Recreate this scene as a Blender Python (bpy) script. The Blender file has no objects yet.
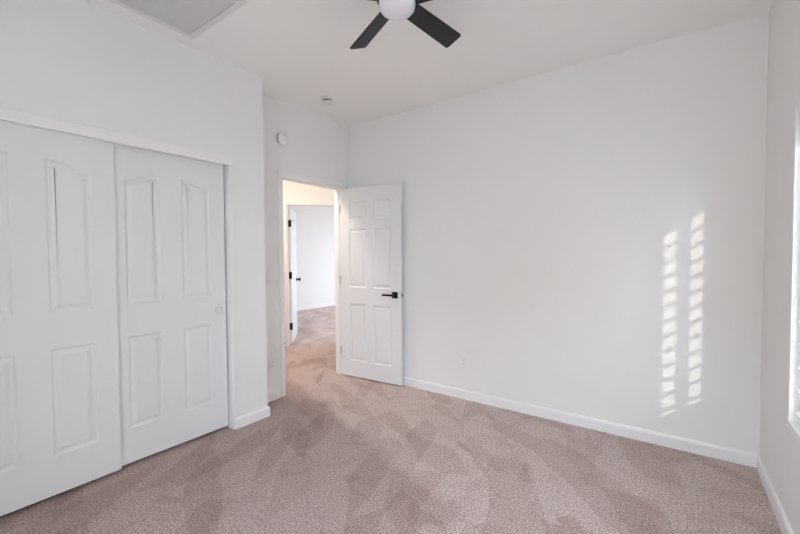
import bpy, bmesh, math
from mathutils import Vector, Matrix
from mathutils.geometry import tessellate_polygon

C = bpy.context.scene.collection
sc = bpy.context.scene

# ------------------------------------------------------------------ camera
F, PIT, YAW, ROLL = 381.1, .029, .6204, -.0058
EYE = Vector((0, 0, 1.31))
cp, sp, cy, sy = math.cos(PIT), math.sin(PIT), math.cos(YAW), math.sin(YAW)
fw = Vector((-sy*cp, cy*cp, -sp)); rt = Vector((cy, sy, 0)); up = rt.cross(fw)
c_, s_ = math.cos(ROLL), math.sin(ROLL)
rt, up = c_*rt + s_*up, c_*up - s_*rt
cam = bpy.data.objects.new('camera', bpy.data.cameras.new('camera'))
C.objects.link(cam)
m = Matrix((rt, up, -fw)).transposed().to_4x4(); m.translation = EYE
cam.matrix_world = m
cam.data.sensor_width = 36; cam.data.lens = F/800*36; cam.data.clip_start = .02
sc.camera = cam

# ------------------------------------------------------------------ world, sun, exposure
w = bpy.data.worlds.new('sky'); sc.world = w; w.use_nodes = True
bg = w.node_tree.nodes['Background']
bg.inputs[0].default_value = (.79, .895, 1.06, 1); bg.inputs[1].default_value = 12.0

def lamp(name, kind, loc, energy, color, dirv=None, **kw):
    d = bpy.data.lights.new(name, kind); d.energy = energy; d.color = color
    for k, v in kw.items(): setattr(d, k, v)
    o = bpy.data.objects.new(name, d); C.objects.link(o); o.location = loc
    if dirv: o.rotation_euler = Vector(dirv).to_track_quat('-Z', 'Y').to_euler()
    return o
SUN_DIR = (-1, 2.69, -.73)
lamp('sun', 'SUN', (6, -12, 8), 1.2, (1, .93, .84), SUN_DIR, angle=math.radians(.55))
YR_ = -.62
# portals: tell the sampler where the sky comes in, they give no light of their own
for nm, loc, dv, sx_, sy_ in (('window_portal', (.60, 1.82, 1.24), (-1, 0, 0), 1.17, 1.4),
                              ('window_portal', (-.435, YR_-.16, 1.375), (0, 1, 0), 1.65, 1.55),
                              ('window_portal', (-5.4, 9.09, 1.4), (0, -1, 0), 1.6, 1.7),
                              ('window_portal', (-3.01, 6.45, 1.42), (-1, 0, 0), 1.5, 1.85)):
    p = lamp(nm, 'AREA', loc, 0, (1, 1, 1), dv, shape='RECTANGLE', size=sx_, size_y=sy_)
    p.data.cycles.is_portal = True

sc.view_settings.view_transform = 'Standard'
sc.view_settings.look = 'None'
sc.view_settings.gamma = 1
sc.view_settings.use_curve_mapping = False
sc.view_settings.exposure = 0.10
sc.cycles.diffuse_bounces = 10
sc.cycles.max_bounces = 14
sc.cycles.sample_clamp_indirect = 6
sc.cycles.caustics_reflective = False
sc.cycles.caustics_refractive = False

# ------------------------------------------------------------------ materials
def mat(name, col, rough=.6, metal=0., noise=0., nscale=40., bump=0., bscale=200., emit=None):
    m = bpy.data.materials.new(name); m.use_nodes = True
    nt = m.node_tree; b = nt.nodes['Principled BSDF']
    b.inputs['Base Color'].default_value = (*col, 1)
    b.inputs['Roughness'].default_value = rough; b.inputs['Metallic'].default_value = metal
    tc = nt.nodes.new('ShaderNodeTexCoord')
    if noise:
        n = nt.nodes.new('ShaderNodeTexNoise'); n.inputs['Scale'].default_value = nscale; n.inputs['Detail'].default_value = 3
        r = nt.nodes.new('ShaderNodeValToRGB')
        r.color_ramp.elements[0].position = .3; r.color_ramp.elements[1].position = .7
        r.color_ramp.elements[0].color = (*[c*(1-noise) for c in col], 1)
        r.color_ramp.elements[1].color = (*[min(1, c*(1+noise)) for c in col], 1)
        nt.links.new(tc.outputs['Object'], n.inputs['Vector']); nt.links.new(n.outputs[0], r.inputs[0])
        nt.links.new(r.outputs[0], b.inputs['Base Color'])
    if bump:
        n = nt.nodes.new('ShaderNodeTexNoise'); n.inputs['Scale'].default_value = bscale; n.inputs['Detail'].default_value = 2
        bp = nt.nodes.new('ShaderNodeBump'); bp.inputs['Strength'].default_value = bump; bp.inputs['Distance'].default_value = .002
        nt.links.new(tc.outputs['Object'], n.inputs['Vector']); nt.links.new(n.outputs[0], bp.inputs['Height'])
        nt.links.new(bp.outputs[0], b.inputs['Normal'])
    if emit:
        b.inputs['Emission Color'].default_value = (*emit[0], 1); b.inputs['Emission Strength'].default_value = emit[1]
    return m
WALL = mat('wall_paint', (.803, .812, .803), .7, bump=.25, bscale=90, noise=.006, nscale=3)
CEIL = mat('ceiling_paint', (.885, .884, .872), .8, bump=.3, bscale=70, noise=.006, nscale=3)
TRIM = mat('trim_paint', (.84, .84, .84), .38, noise=.004, nscale=5)
DOOR = mat('door_paint', (.765, .778, .785), .42, noise=.004, nscale=5)
PLASTIC = mat('white_plastic', (.80, .80, .79), .35, noise=.01)
DARKPL = mat('dark_plastic', (.02, .02, .02), .4, noise=.1)
BLACK = mat('black_metal', (.012, .011, .011), .38, .6, noise=.1)
BLADE = mat('black_blade', (.009, .009, .0085), .5, noise=.25, nscale=60)
STEEL = mat('brushed_steel', (.55, .53, .5), .35, 1., noise=.05)
GRILLE = mat('grille_paint', (.70, .70, .70), .5, noise=.02)
FILTER = mat('filter_fabric', (.38, .38, .39), .9, noise=.1, nscale=100)
OUTSIDE = mat('stucco', (.62, .55, .47), .9, bump=.5, noise=.05)
GROUND = mat('gravel', (.46, .41, .36), .95, noise=.2, nscale=60)
GLOBE = mat('frosted_globe', (.80, .80, .84), .35, noise=.005)
SATIN = mat('satin_nickel', (.62, .61, .60), .3, .7, noise=.03)
FRAMEPAINT = mat('vent_frame_paint', (.74, .74, .74), .4, noise=.01)
HALLLAMP = mat('hall_lamp_glow', (.9, .9, .9), .4, emit=((1, .83, .69), 112))

def glass():
    m = bpy.data.materials.new('window_glass'); m.use_nodes = True; nt = m.node_tree
    nt.nodes.clear()
    o = nt.nodes.new('ShaderNodeOutputMaterial'); t = nt.nodes.new('ShaderNodeBsdfTransparent')
    g = nt.nodes.new('ShaderNodeBsdfGlossy'); g.inputs['Roughness'].default_value = .01
    f = nt.nodes.new('ShaderNodeFresnel'); f.inputs[0].default_value = 1.3
    x = nt.nodes.new('ShaderNodeMixShader')
    ge = nt.nodes.new('ShaderNodeNewGeometry'); mu = nt.nodes.new('ShaderNodeMath'); mu.operation = 'MULTIPLY_ADD'
    mu.inputs[1].default_value = -1; mu.inputs[2].default_value = 1; nt.links.new(ge.outputs['Backfacing'], mu.inputs[0])
    m2 = nt.nodes.new('ShaderNodeMath'); m2.operation = 'MULTIPLY'; nt.links.new(mu.outputs[0], m2.inputs[0]); nt.links.new(f.outputs[0], m2.inputs[1])
    nt.links.new(m2.outputs[0], x.inputs[0]); nt.links.new(t.outputs[0], x.inputs[1]); nt.links.new(g.outputs[0], x.inputs[2])
    nt.links.new(x.outputs[0], o.inputs[0]); return m
GLASS = glass()

def carpet():
    m = bpy.data.materials.new('carpet_pile'); m.use_nodes = True; nt = m.node_tree; L = nt.links.new
    b = nt.nodes['Principled BSDF']; b.inputs['Roughness'].default_value = 1
    b.inputs['Specular IOR Level'].default_value = .1
    b.inputs['Sheen Weight'].default_value = .25; b.inputs['Sheen Roughness'].default_value = .5
    tc = nt.nodes.new('ShaderNodeTexCoord')
    def noise(scale, detail=2, rough=.6, vec=None, dist=0):
        n = nt.nodes.new('ShaderNodeTexNoise'); n.inputs['Scale'].default_value = scale
        n.inputs['Detail'].default_value = detail; n.inputs['Roughness'].default_value = rough
        n.inputs['Distortion'].default_value = dist
        L(vec or tc.outputs['Object'], n.inputs['Vector']); return n.outputs[0]
    def ramp(v, p0, c0, p1, c1):
        r = nt.nodes.new('ShaderNodeValToRGB'); e = r.color_ramp.elements
        e[0].position, e[1].position = p0, p1; e[0].color, e[1].color = (*c0, 1), (*c1, 1)
        L(v, r.inputs[0]); return r.outputs[0]
    def mix(kind, f, a, c):
        x = nt.nodes.new('ShaderNodeMix'); x.data_type = 'RGBA'; x.blend_type = kind
        x.inputs[0].default_value = f if not hasattr(f, 'node') else 0
        if hasattr(f, 'node'): L(f, x.inputs[0])
        L(a, x.inputs[6]); L(c, x.inputs[7]); return x.outputs[2]
    tuft = noise(100, 3, .85)
    base = ramp(tuft, .36, (.21, .135, .112), .61, (.92, .765, .70))
    fine = noise(260, 1, .5)
    base = mix('MULTIPLY', 1, base, ramp(fine, .25, (.82, .82, .82), .7, (1.12, 1.12, 1.12)))
    # vacuum strokes: overlapping wedges where the pile lies the other way
    def math_(op, a, b=None):
        n = nt.nodes.new('ShaderNodeMath'); n.operation = op; n.use_clamp = False
        for k, v in enumerate((a, b)):
            if v is None: continue
            if hasattr(v, 'node'): L(v, n.inputs[k])
            else: n.inputs[k].default_value = v
        return n.outputs[0]
    wob = nt.nodes.new('ShaderNodeTexNoise'); wob.inputs['Scale'].default_value = 2.2; wob.inputs['Detail'].default_value = 3
    L(tc.outputs['Object'], wob.inputs['Vector'])
    ad = nt.nodes.new('ShaderNodeMix'); ad.data_type = 'RGBA'; ad.blend_type = 'LINEAR_LIGHT'; ad.inputs[0].default_value = .06
    L(tc.outputs['Object'], ad.inputs[6]); L(wob.outputs[1], ad.inputs[7])
    def stroke(rot, sx, sy, lo, hi, off):
        m0 = nt.nodes.new('ShaderNodeMapping'); m0.inputs['Rotation'].default_value = (0, 0, math.radians(rot)); m0.inputs['Location'].default_value = (off, off*.7, 0)
        L(ad.outputs[2], m0.inputs[0])
        m1 = nt.nodes.new('ShaderNodeMapping'); m1.inputs['Scale'].default_value = (sx, sy, 0); L(m0.outputs[0], m1.inputs[0])
        vo = nt.nodes.new('ShaderNodeTexVoronoi'); vo.feature = 'F1'; vo.inputs['Scale'].default_value = 1; L(m1.outputs[0], vo.inputs['Vector'])
        sc_ = nt.nodes.new('ShaderNodeSeparateColor'); L(vo.outputs['Color'], sc_.inputs[0])
        return ramp(sc_.outputs[0], lo, (.82, .765, .75), hi, (1, 1, 1))
    base = mix('MULTIPLY', .72, base, stroke(30, 2.0, 6.4, .30, .34, .3))
    base = mix('MULTIPLY', .72, base, stroke(66, 1.8, 5.6, .26, .30, 1.7))
    # darker nap beside the closet, ragged edge, deepened to offset excess light there
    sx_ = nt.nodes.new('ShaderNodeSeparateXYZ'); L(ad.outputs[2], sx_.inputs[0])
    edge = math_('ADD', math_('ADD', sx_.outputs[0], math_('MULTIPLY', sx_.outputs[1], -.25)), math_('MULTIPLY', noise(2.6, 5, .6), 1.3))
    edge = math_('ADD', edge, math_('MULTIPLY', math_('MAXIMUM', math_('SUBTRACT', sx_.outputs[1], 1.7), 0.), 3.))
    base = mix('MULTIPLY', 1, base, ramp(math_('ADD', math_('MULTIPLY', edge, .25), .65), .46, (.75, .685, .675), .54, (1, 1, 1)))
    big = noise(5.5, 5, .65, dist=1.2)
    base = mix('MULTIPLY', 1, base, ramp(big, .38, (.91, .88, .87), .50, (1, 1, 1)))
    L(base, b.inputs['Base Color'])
    bp = nt.nodes.new('ShaderNodeBump'); bp.inputs['Strength'].default_value = .9; bp.inputs['Distance'].default_value = .012
    L(tuft, bp.inputs['Height']); L(bp.outputs[0], b.inputs['Normal'])
    return m
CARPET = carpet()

# ------------------------------------------------------------------ helpers
def link(name, bm, material, parent=None, smooth=False, bevel=0):
    me = bpy.data.meshes.new(name)
    bmesh.ops.recalc_face_normals(bm, faces=bm.faces[:])
    bm.to_mesh(me); bm.free(); me.materials.append(material)
    if smooth:
        for p in me.polygons: p.use_smooth = True
    o = bpy.data.objects.new(name, me); C.objects.link(o)
    if bevel:
        md = o.modifiers.new('bevel', 'BEVEL'); md.width = bevel; md.segments = 2; md.limit_method = 'ANGLE'
        md.angle_limit = math.radians(40)
    if parent: o.parent = parent
    return o
def box(bm, x0, x1, y0, y1, z0, z1, M=None):
    vs = [bm.verts.new((x, y, z)) for x in (x0, x1) for y in (y0, y1) for z in (z0, z1)]
    if M is not None:
        for v in vs: v.co = M @ v.co
    for f in ((0,1,3,2), (4,6,7,5), (0,4,5,1), (2,3,7,6), (0,2,6,4), (1,5,7,3)):
        bm.faces.new([vs[i] for i in f])
def boxes(*bs, M=None):
    bm = bmesh.new()
    for b in bs: box(bm, *b, M=M)
    return bm
def struct(name, bm, material, parent=None, label=None, bevel=0):
    o = link(name, bm, material, parent, bevel=bevel)
    if not parent: o['kind'] = 'structure'
    if label: o['label'] = label
    return o
def empty(name, loc, rz=0., label=None, cat=None, group=None, kind=None):
    o = bpy.data.objects.new(name, None); C.objects.link(o); o.empty_display_size = .1
    o.location = loc; o.rotation_euler = (0, 0, rz)
    for k, v in (('label', label), ('category', cat), ('group', group), ('kind', kind)):
        if v: o[k] = v
    return o
def lathe(bm, prof, n=48, M=None):
    """profile of (radius, z) turned about z; radius 0 closes"""
    rings = []
    for r, z in prof:
        if r < 1e-6: rings.append([bm.verts.new((0, 0, z))])
        else: rings.append([bm.verts.new((r*math.cos(2*math.pi*k/n), r*math.sin(2*math.pi*k/n), z)) for k in range(n)])
    if M is not None:
        for rg in rings:
            for v in rg: v.co = M @ v.co
    for a, b in zip(rings, rings[1:]):
        for k in range(n):
            k2 = (k+1) % n
            q = [a[k % len(a)], a[k2 % len(a)], b[k2 % len(b)], b[k % len(b)]]
            u = []
            for v in q:
                if v not in u: u.append(v)
            if len(u) > 2: bm.faces.new(u)
def prism(bm, poly, z0, z1, M=None):
    a = [bm.verts.new((x, y, z0)) for x, y in poly]; b = [bm.verts.new((x, y, z1)) for x, y in poly]
    if M is not None:
        for v in a+b: v.co = M @ v.co
    bm.faces.new(a[::-1]); bm.faces.new(b); n = len(poly)
    for i in range(n): bm.faces.new((a[i], a[(i+1) % n], b[(i+1) % n], b[i]))
def along(p0, p1, prof, bm):
    """profile polygon (offset to the left of the run, height) swept from p0 to p1 on the floor"""
    p0, p1 = Vector(p0), Vector(p1); d = (p1-p0).normalized(); n = Vector((-d.y, d.x))
    A = [bm.verts.new((p0.x+n.x*o, p0.y+n.y*o, z)) for o, z in prof]
    B = [bm.verts.new((p1.x+n.x*o, p1.y+n.y*o, z)) for o, z in prof]
    k = len(prof); bm.faces.new(A[::-1]); bm.faces.new(B)
    for i in range(k): bm.faces.new((A[i], A[(i+1) % k], B[(i+1) % k], B[i]))
BASE = [(0, 0), (.014, 0), (.014, .068), (.010, .078), (.006, .084), (0, .084)]
def sweep_path(pts, prof, bm):
    """profile swept along an open floor path with mitred corners; profile lies to the left"""
    P = [Vector(p) for p in pts]; N = len(P); rows = []
    for i in range(N):
        ds = []
        if i > 0: ds.append((P[i]-P[i-1]).normalized())
        if i < N-1: ds.append((P[i+1]-P[i]).normalized())
        ns = [Vector((-d.y, d.x)) for d in ds]
        n = ns[0] if len(ns) == 1 else (ns[0]+ns[1])/(1+ns[0].dot(ns[1]))
        rows.append([bm.verts.new((P[i].x+n.x*o, P[i].y+n.y*o, z)) for o, z in prof])
    k = len(prof)
    for a, b in zip(rows, rows[1:]):
        for i in range(k): bm.faces.new((a[i], a[(i+1) % k], b[(i+1) % k], b[i]))
    bm.faces.new(rows[0][::-1]); bm.faces.new(rows[-1])

# ------------------------------------------------------------------ room shell
XR, YB, XC, XL, ZC = .448, 3.145, -2.691, -2.955, 2.743
YE = 1.883          # end of the closet wall
YR = -.62           # wall behind the photographer
XH = XL-.115        # hall face of the door wall
W1 = (1.235, 2.405, .555, 1.93); W4 = (-1.25, .38, .6, 2.15)      # windows: y0, y1, z0, z1
D = (2.250, 3.062, 2.070)                                          # bedroom doorway y0, y1, top
CL = (.110, 1.590, 2.03)                                           # closet opening
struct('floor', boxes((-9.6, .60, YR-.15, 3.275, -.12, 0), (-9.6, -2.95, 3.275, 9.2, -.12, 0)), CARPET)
struct('ceiling', boxes((-9.6, .60, YR-.15, 3.275, ZC, ZC+.15), (-9.6, -2.95, 3.275, 9.2, ZC, ZC+.15)), CEIL)
struct('wall_back', boxes((XH, XR+.15, YB, YB+.13, 0, ZC)), WALL)
struct('wall_right', boxes((XR, XR+.15, YR-.15, W1[0], 0, ZC), (XR, XR+.15, W1[1], YB, 0, ZC),
    *[(XR, XR+.15, w_[0], w_[1], 0, w_[2]) for w_ in (W1,)], *[(XR, XR+.15, w_[0], w_[1], w_[3], ZC) for w_ in (W1,)]), WALL)
struct('wall_left', boxes((XC-.115, XC, YR, CL[0], 0, ZC), (XC-.115, XC, CL[0], CL[1], CL[2], ZC), (-3.40, XC, CL[1], YE, 0, ZC),
    (-3.5, -3.40, YR, YE, 0, ZC)), WALL)
struct('wall_rear', boxes((-3.5, W4[0], YR-.15, YR, 0, ZC), (W4[1], XR, YR-.15, YR, 0, ZC), (W4[0], W4[1], YR-.15, YR, 0, W4[2]), (W4[0], W4[1], YR-.15, YR, W4[3], ZC)), WALL)
struct('wall_light_block', boxes((-12, 4.0, -11, -10.5, -.15, 5), (7, 7.5, -10, 15, -.15, 6)), OUTSIDE)  # added unseen walls: one keeps sun off the rear window, one dims closet light
struct('wall_doorway', boxes((XH, XL, YE, D[0], 0, ZC), (XH, XL, D[1], YB, 0, ZC), (XH, XL, D[0], D[1], D[2], ZC)), WALL)
struct('ground', boxes((-2.95, .60, 3.275, 9.2, -.25, -.15), (.60, 30, -30, 30, -.25, -.15), (-30, -9.6, -30, 30, -.25, -.15), (-9.6, .60, 9.2, 30, -.25, -.15),
    (-9.6, .60, -30, YR-.15, -.25, -.15)), GROUND)
struct('wall_sun_block', boxes((XR+.15, 1.22, -.95, -.75, -.15, 3.0)), OUTSIDE)  # added unseen fin, placed to shade a side window that is now gone

# hall with a doorway set at 45 degrees, and the room beyond
S2 = math.sqrt(.5)
HP = Vector((-4.55, 3.54))          # near face of the diagonal wall, at the hinge side of its doorway
def diag(u, v, z): return (HP.x+u*S2-v*S2, HP.y+u*S2+v*S2, z)       # u along the wall, v into the far room
MD = Matrix(((S2, -S2, 0, HP.x), (S2, S2, 0, HP.y), (0, 0, 1, 0), (0, 0, 0, 1)))
struct('wall_hall', boxes((-1.6, 0, 0, .115, 0, ZC), (.762, 2.2, 0, .115, 0, ZC), (0, .762, 0, .115, 2.075, ZC), M=MD), WALL)
struct('wall_hall_side', boxes((XH-.0, XL-.0, YB+.13, 5.3, 0, ZC), (-5.8, -5.7, 1.9, 2.5, 0, ZC), (-5.8, -3.40, 1.78, 1.9, 0, ZC)), WALL)
struct('wall_far_room', boxes((-7.45, -7.35, 2.3, 9.1, 0, ZC), (-3.1, -3.0, 5.3, 5.7, 0, ZC), (-3.1, -3.0, 7.2, 9.1, 0, ZC), (-3.1, -3.0, 5.7, 7.2, 0, .5), (-3.1, -3.0, 5.7, 7.2, 2.35, ZC), (-7.4, -5.75, 2.3, 2.4, 0, ZC),
    (-7.4, -6.2, 9.0, 9.1, 0, ZC), (-4.6, -3.0, 9.0, 9.1, 0, ZC), (-6.2, -4.6, 9.0, 9.1, 0, .55), (-6.2, -4.6, 9.0, 9.1, 2.25, ZC)), WALL)

# baseboards
bm = bmesh.new(); sweep_path([(XR, YB), (XL+.02, YB)], BASE, bm); struct('baseboard_back', bm, TRIM)
bm = bmesh.new(); sweep_path([(XR, YR), (XR, YB-.014)], BASE, bm); struct('baseboard_right', bm, TRIM)
bm = bmesh.new(); sweep_path([(XL, D[0]-.058), (XL, YE), (XC, YE), (XC, 1.605)], BASE, bm); struct('baseboard_left', bm, TRIM)
bm = bmesh.new(); sweep_path([(-7.35, 9.0), (-7.35, 2.4)], BASE, bm); struct('baseboard_far_room', bm, TRIM)

# closet opening: fascia over the track, side bead, jamb lining
o = struct('trim_1', boxes((XC-.010, XC+.018, .07, 1.604, 1.988, 2.052)), TRIM, bevel=.003)
o = struct('trim_2', boxes((XC-.115, XC+.004, CL[1]-.006, CL[1], 0, 1.99), (XC, XC+.010, CL[1]-.004, CL[1]+.015, 0, 1.99)), TRIM, bevel=.002)
o = struct('trim_3', boxes((XC-.115, XC+.010, .07, CL[0], 0, 1.99)), TRIM, bevel=.002)

# bedroom doorway: lining, stops, casing on both sides
def casing(bm, xf, s, y0, y1, z1, wd=.042):
    """stepped casing standing off face xf in direction s"""
    t = ((0, wd, .008), (.012, wd-.008, .013), (.020, wd-.003, .016))
    for a, b_, th in t:
        x0, x1 = sorted((xf, xf+s*th))
        box(bm, x0, x1, y0-b_, y0-a, 0, z1+a); box(bm, x0, x1, y1+a, y1+b_, 0, z1+a); box(bm, x0, x1, y0-b_, y1+b_, z1+a, z1+b_)
bm = bmesh.new()
box(bm, XH, XL, D[0], D[0]+.018, 0, D[2]); box(bm, XH, XL, D[1]-.018, D[1], 0, D[2]); box(bm, XH, XL, D[0], D[1], D[2]-.018, D[2])
box(bm, XL-.075, XL-.04, D[0]+.018, D[0]+.028, 0, D[2]-.018); box(bm, XL-.075, XL-.04, D[1]-.028, D[1]-.018, 0, D[2]-.018)
box(bm, XL-.075, XL-.04, D[0]+.018, D[1]-.018, D[2]-.028, D[2]-.018)
casing(bm, XL, 1, D[0]+.005, D[1]-.005, D[2]-.005); casing(bm, XH, -1, D[0]+.005, D[1]-.005, D[2]-.005)
struct('trim_4', bm, TRIM)
# lining and casing of the diagonal doorway
bm = bmesh.new()
for b_ in ((0, .018, 0, .115, 0, 2.075), (.744, .762, 0, .115, 0, 2.075), (0, .762, 0, .115, 2.057, 2.075),
           (-.052, .005, -.014, 0, 0, 2.07), (.757, .814, -.014, 0, 0, 2.07), (-.052, .814, -.014, 0, 2.07, 2.127)):
    box(bm, *b_, M=MD)
struct('trim_5', bm, TRIM)

# ------------------------------------------------------------------ panelled doors
def inset(poly, d):
    n = len(poly); out = []
    for i in range(n):
        a, b, c = Vector(poly[i-1]), Vector(poly[i]), Vector(poly[(i+1) % n])
        n1 = Vector((-(b-a).y, (b-a).x)).normalized(); n2 = Vector((-(c-b).y, (c-b).x)).normalized()
        out.append(tuple(b+(n1+n2)/(1+n1.dot(n2))*d))
    return out
def panel_leaf(wd, h0, h1, th, panels):
    """leaf in the xz plane, x 0..wd, z h0..h1, y 0..th; panels are counter-clockwise outlines, moulded into both faces"""
    bm = bmesh.new(); outer = [(0, h0), (wd, h0), (wd, h1), (0, h1)]
    for side in (0, 1):
        y0 = th*side; s = 1 if side == 0 else -1
        polys = [outer]+panels
        flat = [p for q in polys for p in q]; vs = [bm.verts.new((x, y0, z)) for x, z in flat]
        for t in tessellate_polygon([[Vector((x, z, 0)) for x, z in q] for q in polys]): bm.faces.new([vs[i] for i in t])
        if side == 0: front = vs[:4]
        else: back = vs[:4]
        k = 4
        for q in panels:
            ring = vs[k:k+len(q)]; k += len(q)
            for d, dep in ((.003, .001), (.011, .008), (.020, .009), (.040, .003), (.043, .0025)):
                nr = [bm.verts.new((x, y0+s*dep, z)) for x, z in inset(q, d)]
                for i in range(len(q)): bm.faces.new((ring[i], ring[(i+1) % len(q)], nr[(i+1) % len(q)], nr[i]))
                ring = nr
            co = [(v.co.x, v.co.z) for v in ring]
            for t in tessellate_polygon([[Vector((x, z, 0)) for x, z in co]]): bm.faces.new([ring[i] for i in t])
    for i in range(4): bm.faces.new((front[i], front[(i+1) % 4], back[(i+1) % 4], back[i]))
    return bm
def rect(x0, x1, z0, z1): return [(x0, z0), (x1, z0), (x1, z1), (x0, z1)]
def arch(x0, x1, z0, za, zb):
    """panel whose top swells from za at x0 to zb at x1 in a flat S"""
    top = []
    for k in range(13):
        t = k/12; e = t*t*(3-2*t)
        top.append((x1+(x0-x1)*t, zb+(za-zb)*e))
    return [(x0, z0), (x1, z0)]+top
SIX = []
for x0, x1 in ((.115, .335), (.427, .647)):
    for z0, z1 in ((.185, .80), (.975, 1.60), (1.695, 1.89)): SIX.append(rect(x0, x1, z0, z1))

def hinge_bm(z, M=None):
    bm = bmesh.new(); box(bm, -.0015, .0, .002, .030, z-.045, z+.045)
    lathe(bm, [(0, z-.046), (.005, z-.046), (.005, z+.046), (0, z+.046)], 12, Matrix.Translation((-.005, -.004, 0)))
    return bm
def lever(parent, x, z, side, toward, y):
    """square rose, neck and flat lever on the face at y; side -1 looks to -y"""
    bm = bmesh.new(); s = side
    def b_(x0, x1, ya, yb, z0, z1):
        ys = sorted((y+s*ya, y+s*yb)); box(bm, x0, x1, ys[0], ys[1], z0, z1)
    b_(x-.032, x+.032, 0, .009, z-.032, z+.032)
    h = link('door_handle', bm, BLACK, parent, bevel=.002)
    bm = bmesh.new()
    b_(x-.011, x+.011, .009, .045, z-.011, z+.011)
    x0, x1 = sorted((x-toward*.011, x+toward*.125)); b_(x0, x1, .040, .054, z-.010, z+.010)
    link('lever', bm, BLACK, h, bevel=.003)
    return h

# bedroom door, swung back almost against the back wall
hx, hy = -2.945, 3.012; ang = math.atan2(3.070-3.012, -2.182+2.945)
d1 = empty('door_1', (hx, hy, 0), ang, 'white six panel door standing open against the back wall with black lever handle', 'door', kind='structure')
link('door_leaf', panel_leaf(.762, .014, 2.032, .035, SIX), DOOR, d1)
for z in (.28, 1.05, 1.82): link('hinge', hinge_bm(z), STEEL, d1)
lever(d1, .695, .918, -1, -1, 0)
lever(d1, .695, .918, 1, -1, .035)
link('latch_plate', boxes((.7615, .7635, .006, .029, .89, .947)), STEEL, d1)
link('latch_bolt', boxes((.763, .771, .011, .024, .908, .928)), BLACK, d1)

# door of the far room, seen almost edge on
d2 = empty('door_2', diag(.016, .125, 0), math.radians(135), 'white door of the far room standing open, seen almost edge on, black hinges', 'door', kind='structure')
link('door_leaf', panel_leaf(.74, .014, 2.05, .035, SIX), DOOR, d2).location = (0, -.035, 0)
for z in (.27, 1.03, 1.80):
    bm = boxes((-.006, .0, -.036, .001, z-.05, z+.05)); lathe(bm, [(0, z-.052), (.009, z-.052), (.009, z+.052), (0, z+.052)], 12, Matrix.Translation((-.008, -.036, 0)))
    link('hinge', bm, BLACK, d2)
bm = bmesh.new(); MK = Matrix.Translation((.68, -.035, .93)) @ Matrix.Rotation(math.radians(90), 4, 'X')
lathe(bm, [(0, 0), (.032, 0), (.032, .006), (.011, .012), (.011, .035), (.024, .042), (.028, .055), (.024, .068), (0, .072)], 24, MK)
link('door_knob', bm, BLACK, d2, smooth=True)

# closet doors
ZB0, ZB1 = .024, 2.01
def closet_door(name, y0, x, wd, label, pull):
    e = empty(name, (x, y0, 0), math.radians(90), label, 'closet door', kind='structure')
    a, b_, c, d = .108, .308, wd-.308, wd-.108
    P = [arch(a, b_, 1.015, 1.795, 1.842), rect(a, b_, .235, .82), rect(c, d, .235, .82)]
    right = arch(c, d, 1.015, 1.842, 1.795)
    # mirrored swell: high at the door's middle
    P.append(right)
    # local x runs along +y of the room; the face at local y=0 looks to the room
    link('door_leaf', panel_leaf(wd, ZB0, ZB1, .035, P), DOOR, e)
    if pull:
        bm = bmesh.new(); M = Matrix.Translation((pull, -.001, .915)) @ Matrix.Rotation(math.radians(90), 4, 'X')
        lathe(bm, [(.0235, -.001), (.027, -.001), (.027, .002), (.023, .0025), (.019, -.006), (0, -.006)], 32, M)
        link('finger_pull', bm, SATIN, e, smooth=True)
    return e
# rotating by +90 degrees sends local y to room -x, so the leaf thickness goes into the closet
closet_door('door_3', .868-.75, XC-.018, .75, 'left sliding closet door, white with arched panels, in front of the other', .045)
closet_door('door_4', 1.573-.75, XC-.0555, .75, 'right sliding closet door, white with arched panels and round finger pull', .75-.055)

# ------------------------------------------------------------------ windows
def window(n, W, label):
    y0, y1, z0, z1 = W; x0, x1 = XR+.085, XR+.13
    bm = boxes((x0, x1, y0, y0+.045, z0, z1), (x0, x1, y1-.045, y1, z0, z1), (x0, x1, y0, y1, z0, z0+.045), (x0, x1, y0, y1, z1-.045, z1))
    e = struct(n, bm, TRIM, label=label, bevel=.003)
    link('window_mullion', boxes((x0+.005, x1-.005, (y0+y1)/2-.06, (y0+y1)/2-.02, z0+.045, z1-.045)), TRIM, e)
    link('pane', boxes((x0+.02, x0+.024, y0+.045, y1-.045, z0+.045, z1-.045)), GLASS, e)
    return e
window('window_1', W1, None)
# face frame of the shutters, screwed round the opening
y0, y1, z0, z1 = W1
FR = (y0-.05, y1+.05, z0-.05, z1+.048)
bm = bmesh.new()
for x0, x1, a in ((XR-.006, XR, .0), (XR-.011, XR-.0005, .018)):
    g_ = a/8; box(bm, x0, x1, FR[0]+a, y0-g_, FR[2]+a, FR[3]-a); box(bm, x0, x1, y1+g_, FR[1]-a, FR[2]+a, FR[3]-a)
    box(bm, x0, x1, y0-g_, y1+g_, FR[2]+a, z0-g_); box(bm, x0, x1, y0-g_, y1+g_, z1+g_, FR[3]-a)
struct('trim_6', bm, TRIM, bevel=.002)
bm = boxes((W4[0], W4[0]+.045, YR-.13, YR-.085, W4[2], W4[3]), (W4[1]-.045, W4[1], YR-.13, YR-.085, W4[2], W4[3]), (W4[0], W4[1], YR-.13, YR-.085, W4[2], W4[2]+.045),
    (W4[0], W4[1], YR-.13, YR-.085, W4[3]-.045, W4[3]), (-.455, -.415, YR-.125, YR-.09, W4[2], W4[3]))
w4 = struct('window_fill', bm, TRIM)  # added unseen window, sized to fill the room with light from behind
link('pane', boxes((W4[0]+.045, W4[1]-.045, YR-.11, YR-.106, W4[2]+.045, W4[3]-.045)), GLASS, w4)
PW = (y1-y0)/3
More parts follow.
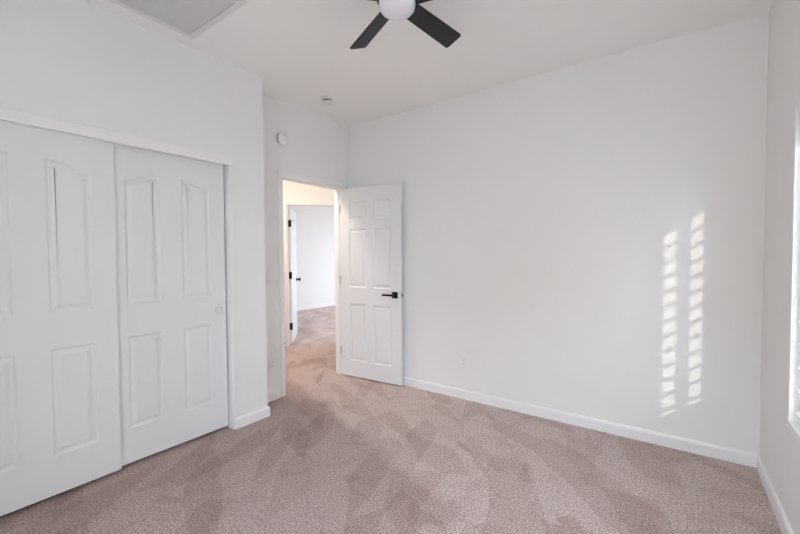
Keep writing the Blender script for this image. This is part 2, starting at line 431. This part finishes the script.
for k, where in enumerate(('shutter panel nearest the room corner', 'middle shutter panel of the three', 'shutter panel nearest the camera')):
    b1 = y1-.002-k*PW; b0 = b1-PW+.004; xa, xb = XR+.024, XR+.052
    e = empty('window_shutter', (XR+.038, (b0+b1)/2, z0), 0, 'white louvred window '+where, 'shutter', 'shutter panels of the right window')
    T = Matrix.Translation((-(XR+.038), -(b0+b1)/2, -z0))
    link('shutter_frame', boxes((xa, xb, b0, b0+.052, z0+.003, z1-.003), (xa, xb, b1-.052, b1, z0+.003, z1-.003),
        (xa, xb, b0+.052, b1-.052, z0+.003, z0+.024), (xa, xb, b0+.052, b1-.052, z1-.045, z1-.003), M=T), TRIM, e, bevel=.002)
    bm = bmesh.new(); n = 13; zz0, zz1 = z0+.022, z1-.045; pz = (zz1-zz0)/n
    for i in range(n):
        zc = zz0+pz*(i+.5)
        M = T @ Matrix.Translation((XR+.042, 0, zc)) @ Matrix.Rotation(math.radians(-19.5), 4, 'Y')
        pts = [(-.044, 0), (-.030, -.004), (0, -.0055), (.030, -.004), (.044, 0), (.030, .004), (0, .0055), (-.030, .004)]
        A = [bm.verts.new(M @ Vector((px, b0+.053, pz_))) for px, pz_ in pts]; B = [bm.verts.new(M @ Vector((px, b1-.053, pz_))) for px, pz_ in pts]
        bm.faces.new(A[::-1]); bm.faces.new(B)
        for q in range(8): bm.faces.new((A[q], A[(q+1) % 8], B[(q+1) % 8], B[q]))
    link('louvers', bm, TRIM, e)

# ------------------------------------------------------------------ ceiling fan
fx, fy, fz = -1.092, 1.517, 2.538
fan = empty('ceiling_fan', (fx, fy, ZC), 0, 'black five blade ceiling fan with frosted white round light in its middle', 'ceiling fan')
bm = bmesh.new(); lathe(bm, [(0, 0), (.075, 0), (.078, -.012), (.070, -.045), (.045, -.052), (.045, -.085), (0, -.085)]); link('canopy', bm, BLACK, fan, smooth=True)
bm = bmesh.new(); lathe(bm, [(0, -.08), (.055, -.08), (.092, -.095), (.100, -.115), (.100, -.200), (.094, -.212), (.086, -.214), (0, -.214)]); link('motor_housing', bm, BLACK, fan, smooth=True)
bm = bmesh.new(); lathe(bm, [(.082, -.208), (.087, -.212), (.0885, -.225), (.085, -.243), (.074, -.257), (.055, -.265), (.028, -.269), (0, -.270)]); link('light_globe', bm, GLOBE, fan, smooth=True)
for k in range(5):
    a = 1.451+k*math.radians(72)
    M = Matrix.Translation((0, 0, fz-ZC)) @ Matrix.Rotation(a, 4, 'Z') @ Matrix.Rotation(-.339, 4, 'X')
    r0, r1, w0, w1 = .085, .482, .045, .054
    pl = [(r0, -w0), (r1-.014, -w1)]+[(r1-.014+.014*math.sin(t*math.pi/8), -w1+.014-.014*math.cos(t*math.pi/8)) for t in (1, 2, 3, 4)]
    pl += [(r1-.014+.014*math.cos(t*math.pi/8), w1-.014+.014*math.sin(t*math.pi/8)) for t in (0, 1, 2, 3, 4)]+[(r0, w0)]
    bm = bmesh.new(); prism(bm, pl, -.003, .003, M); link('blade', bm, BLADE, fan)

# ------------------------------------------------------------------ return air grille in the ceiling
gx0, gx1, gy0, gy1 = -2.567, -1.955, .672, 1.284
v = empty('ceiling_vent', ((gx0+gx1)/2, (gy0+gy1)/2, ZC), 0, 'square white return air grille in the ceiling above the closet', 'vent')
hw = (gx1-gx0)/2; hi = hw-.05
bm = bmesh.new()
for a, b_, t in ((hi+.001, hw, .007), (hi+.002, hw-.007, .012), (hi, hi+.010, .019)):
    for q in ((-b_, b_, -b_, -a), (-b_, b_, a, b_), (-b_, -a, -a, a), (a, b_, -a, a)): box(bm, *q, -t, 0)
link('vent_frame', bm, FRAMEPAINT, v)
link('filter', boxes((-hi, hi, -hi, hi, -.002, -.0005)), FILTER, v)
bm = bmesh.new(); N = 30
for i in range(N):
    yy = -hi+(i+.5)*2*hi/N
    box(bm, -hi, hi, -.008, .008, -.0008, .0008, M=Matrix.Translation((0, yy, -.0085)) @ Matrix.Rotation(math.radians(-32), 4, 'X'))
link('slats', bm, GRILLE, v)

# smoke detector on the ceiling, round detector on the wall over the door
def detector(e, R, T, gap0, gap1):
    bm = bmesh.new(); lathe(bm, [(0, 0), (R, 0), (R, .010), (R*.96, .014), (R*.86, .015), (0, .015)], 48, T); link('base', bm, PLASTIC, e, smooth=False)
    bm = bmesh.new(); lathe(bm, [(R*.80, .014), (R*.80, .026), (R*.74, .034), (R*.5, .040), (0, .041)], 48, T); link('cover', bm, PLASTIC, e, smooth=True)
    bm = bmesh.new(); n = 14
    for i in range(n):
        a0 = gap0+(gap1-gap0)*i/n; a1 = gap0+(gap1-gap0)*(i+1)/n
        r0, r1 = R*.62, R*.80+.001
        taper = lambda t: math.sin(math.pi*t)**.5
        q = [(r1*math.cos(a0), r1*math.sin(a0)), (r1*math.cos(a1), r1*math.sin(a1))]
        t0, t1 = taper(i/n), taper((i+1)/n)
        pts = [q[0]+(.020,), q[1]+(.020,), q[1]+(.020+.008*t1+.0005,), q[0]+(.020+.008*t0+.0005,)]
        vs = [bm.verts.new(T @ Vector(p)) for p in pts]
        vo = [bm.verts.new(T @ Vector((p[0]*1.03, p[1]*1.03, p[2]))) for p in pts]
        bm.faces.new(vs); bm.faces.new(vo)
        for j in range(4): bm.faces.new((vs[j], vs[(j+1) % 4], vo[(j+1) % 4], vo[j]))
    link('sensor_slot', bm, DARKPL, e)
e = empty('smoke_detector', (-2.57, 2.49, ZC), 0, 'small round white smoke detector on the ceiling near the door', 'smoke detector')
detector(e, .07, Matrix.Rotation(math.pi, 4, 'X'), math.radians(5), math.radians(110))
e = empty('wall_alarm', (XL, 2.256, 2.392), 0, 'round white alarm on the wall above the doorway', 'alarm')
detector(e, .072, Matrix.Rotation(math.radians(90), 4, 'Y'), math.radians(215), math.radians(325))

# ------------------------------------------------------------------ switch and outlets
def plate(bm, wd, h, M):
    prism(bm, rect(-wd/2, wd/2, -h/2, h/2), 0, .004, M)
    prism(bm, rect(-wd/2+.004, wd/2-.004, -h/2+.004, h/2-.004), .004, .006, M)
def outlet(loc, M, label):
    e = empty('wall_outlet', loc, 0, label, 'outlet', None)
    bm = bmesh.new(); plate(bm, .075, .118, M); link('cover_plate', bm, PLASTIC, e)
    for s in (-1, 1):
        bm = bmesh.new(); prism(bm, [(.017*math.cos(t*math.pi/12), s*.0195+max(-.0135, min(.0135, .017*math.sin(t*math.pi/12)))) for t in range(24)], .006, .008, M)
        r = link('receptacle', bm, PLASTIC, e)
        bm = bmesh.new()
        for sx_ in (-.0065, .0065): prism(bm, rect(sx_-.0011, sx_+.0011, s*.0195-.001, s*.0195+.0075), .008, .0084, M)
        prism(bm, rect(-.002, .002, s*.0195-.0085, s*.0195-.0045), .008, .0084, M)
        link('slots', bm, DARKPL, r)
MB = Matrix(((1, 0, 0, 0), (0, 0, -1, 0), (0, 1, 0, 0), (0, 0, 0, 1)))       # plate on a wall looking to -y
ML = Matrix(((0, 0, 1, 0), (1, 0, 0, 0), (0, 1, 0, 0), (0, 0, 0, 1)))        # plate on a wall looking to +x
outlet((-1.536, YB, .345), MB, 'white outlet low on the long back wall')
outlet((XL, 2.125, .335), ML, 'white outlet low on the short wall beside the doorway')
e = empty('light_switch', (XL, 2.135, 1.112), 0, 'white double rocker light switch on the short wall beside the doorway', 'light switch')
bm = bmesh.new(); plate(bm, .116, .118, ML); link('cover_plate', bm, PLASTIC, e)
for s in (-.023, .023):
    bm = bmesh.new(); prism(bm, rect(s-.0165, s+.0165, -.033, .033), .006, .009, ML); link('rocker', bm, PLASTIC, e, bevel=.001)

# door stop at the foot of the far door
bm = bmesh.new(); P0 = Vector(diag(-.03, -.014, .06))
lathe(bm, [(0, 0), (.012, 0), (.012, .006), (.006, .008), (.006, .060), (.010, .062), (.010, .075), (0, .076)], 16,
      Matrix.Translation(P0) @ MD.to_3x3().to_4x4() @ Matrix.Rotation(math.radians(90), 4, 'X'))
ds = link('door_stop', bm, STEEL); ds['label'] = 'small door stop at the foot of the far doorway'; ds['category'] = 'door stop'

# hall ceiling lamp (gives the warm light in the hall) and the far room's window
e = empty('hall_lamp', (-3.62, 2.35, ZC), 0, 'round flush ceiling lamp in the hall', 'ceiling lamp')
bm = bmesh.new(); lathe(bm, [(0, 0), (.15, 0), (.15, -.02), (0, -.02)]); link('lamp_base', bm, PLASTIC, e)
bm = bmesh.new(); lathe(bm, [(.14, -.02), (.135, -.05), (.10, -.07), (0, -.078)]); link('lamp_shade', bm, HALLLAMP, e, smooth=True)
bm = boxes((-6.2, -6.15, 9.02, 9.07, .55, 2.25), (-4.65, -4.6, 9.02, 9.07, .55, 2.25), (-6.15, -4.65, 9.02, 9.07, .55, .6), (-6.15, -4.65, 9.02, 9.07, 2.2, 2.25), (-5.42, -5.38, 9.02, 9.07, .6, 2.2))
for b_ in ((5.7, 5.75, .5, 2.35), (7.15, 7.2, .5, 2.35), (5.75, 7.15, .5, .55), (5.75, 7.15, 2.3, 2.35), (6.43, 6.47, .55, 2.3)): box(bm, -3.07, -3.03, *b_)  # second, side window added to brighten the far room
w3 = struct('window_3', bm, TRIM)
link('pane', boxes((-6.15, -5.42, 9.04, 9.045, .6, 2.2), (-5.38, -4.65, 9.04, 9.045, .6, 2.2), (-3.052, -3.048, 5.75, 6.43, .55, 2.3), (-3.052, -3.048, 6.47, 7.15, .55, 2.3)), GLASS, w3)
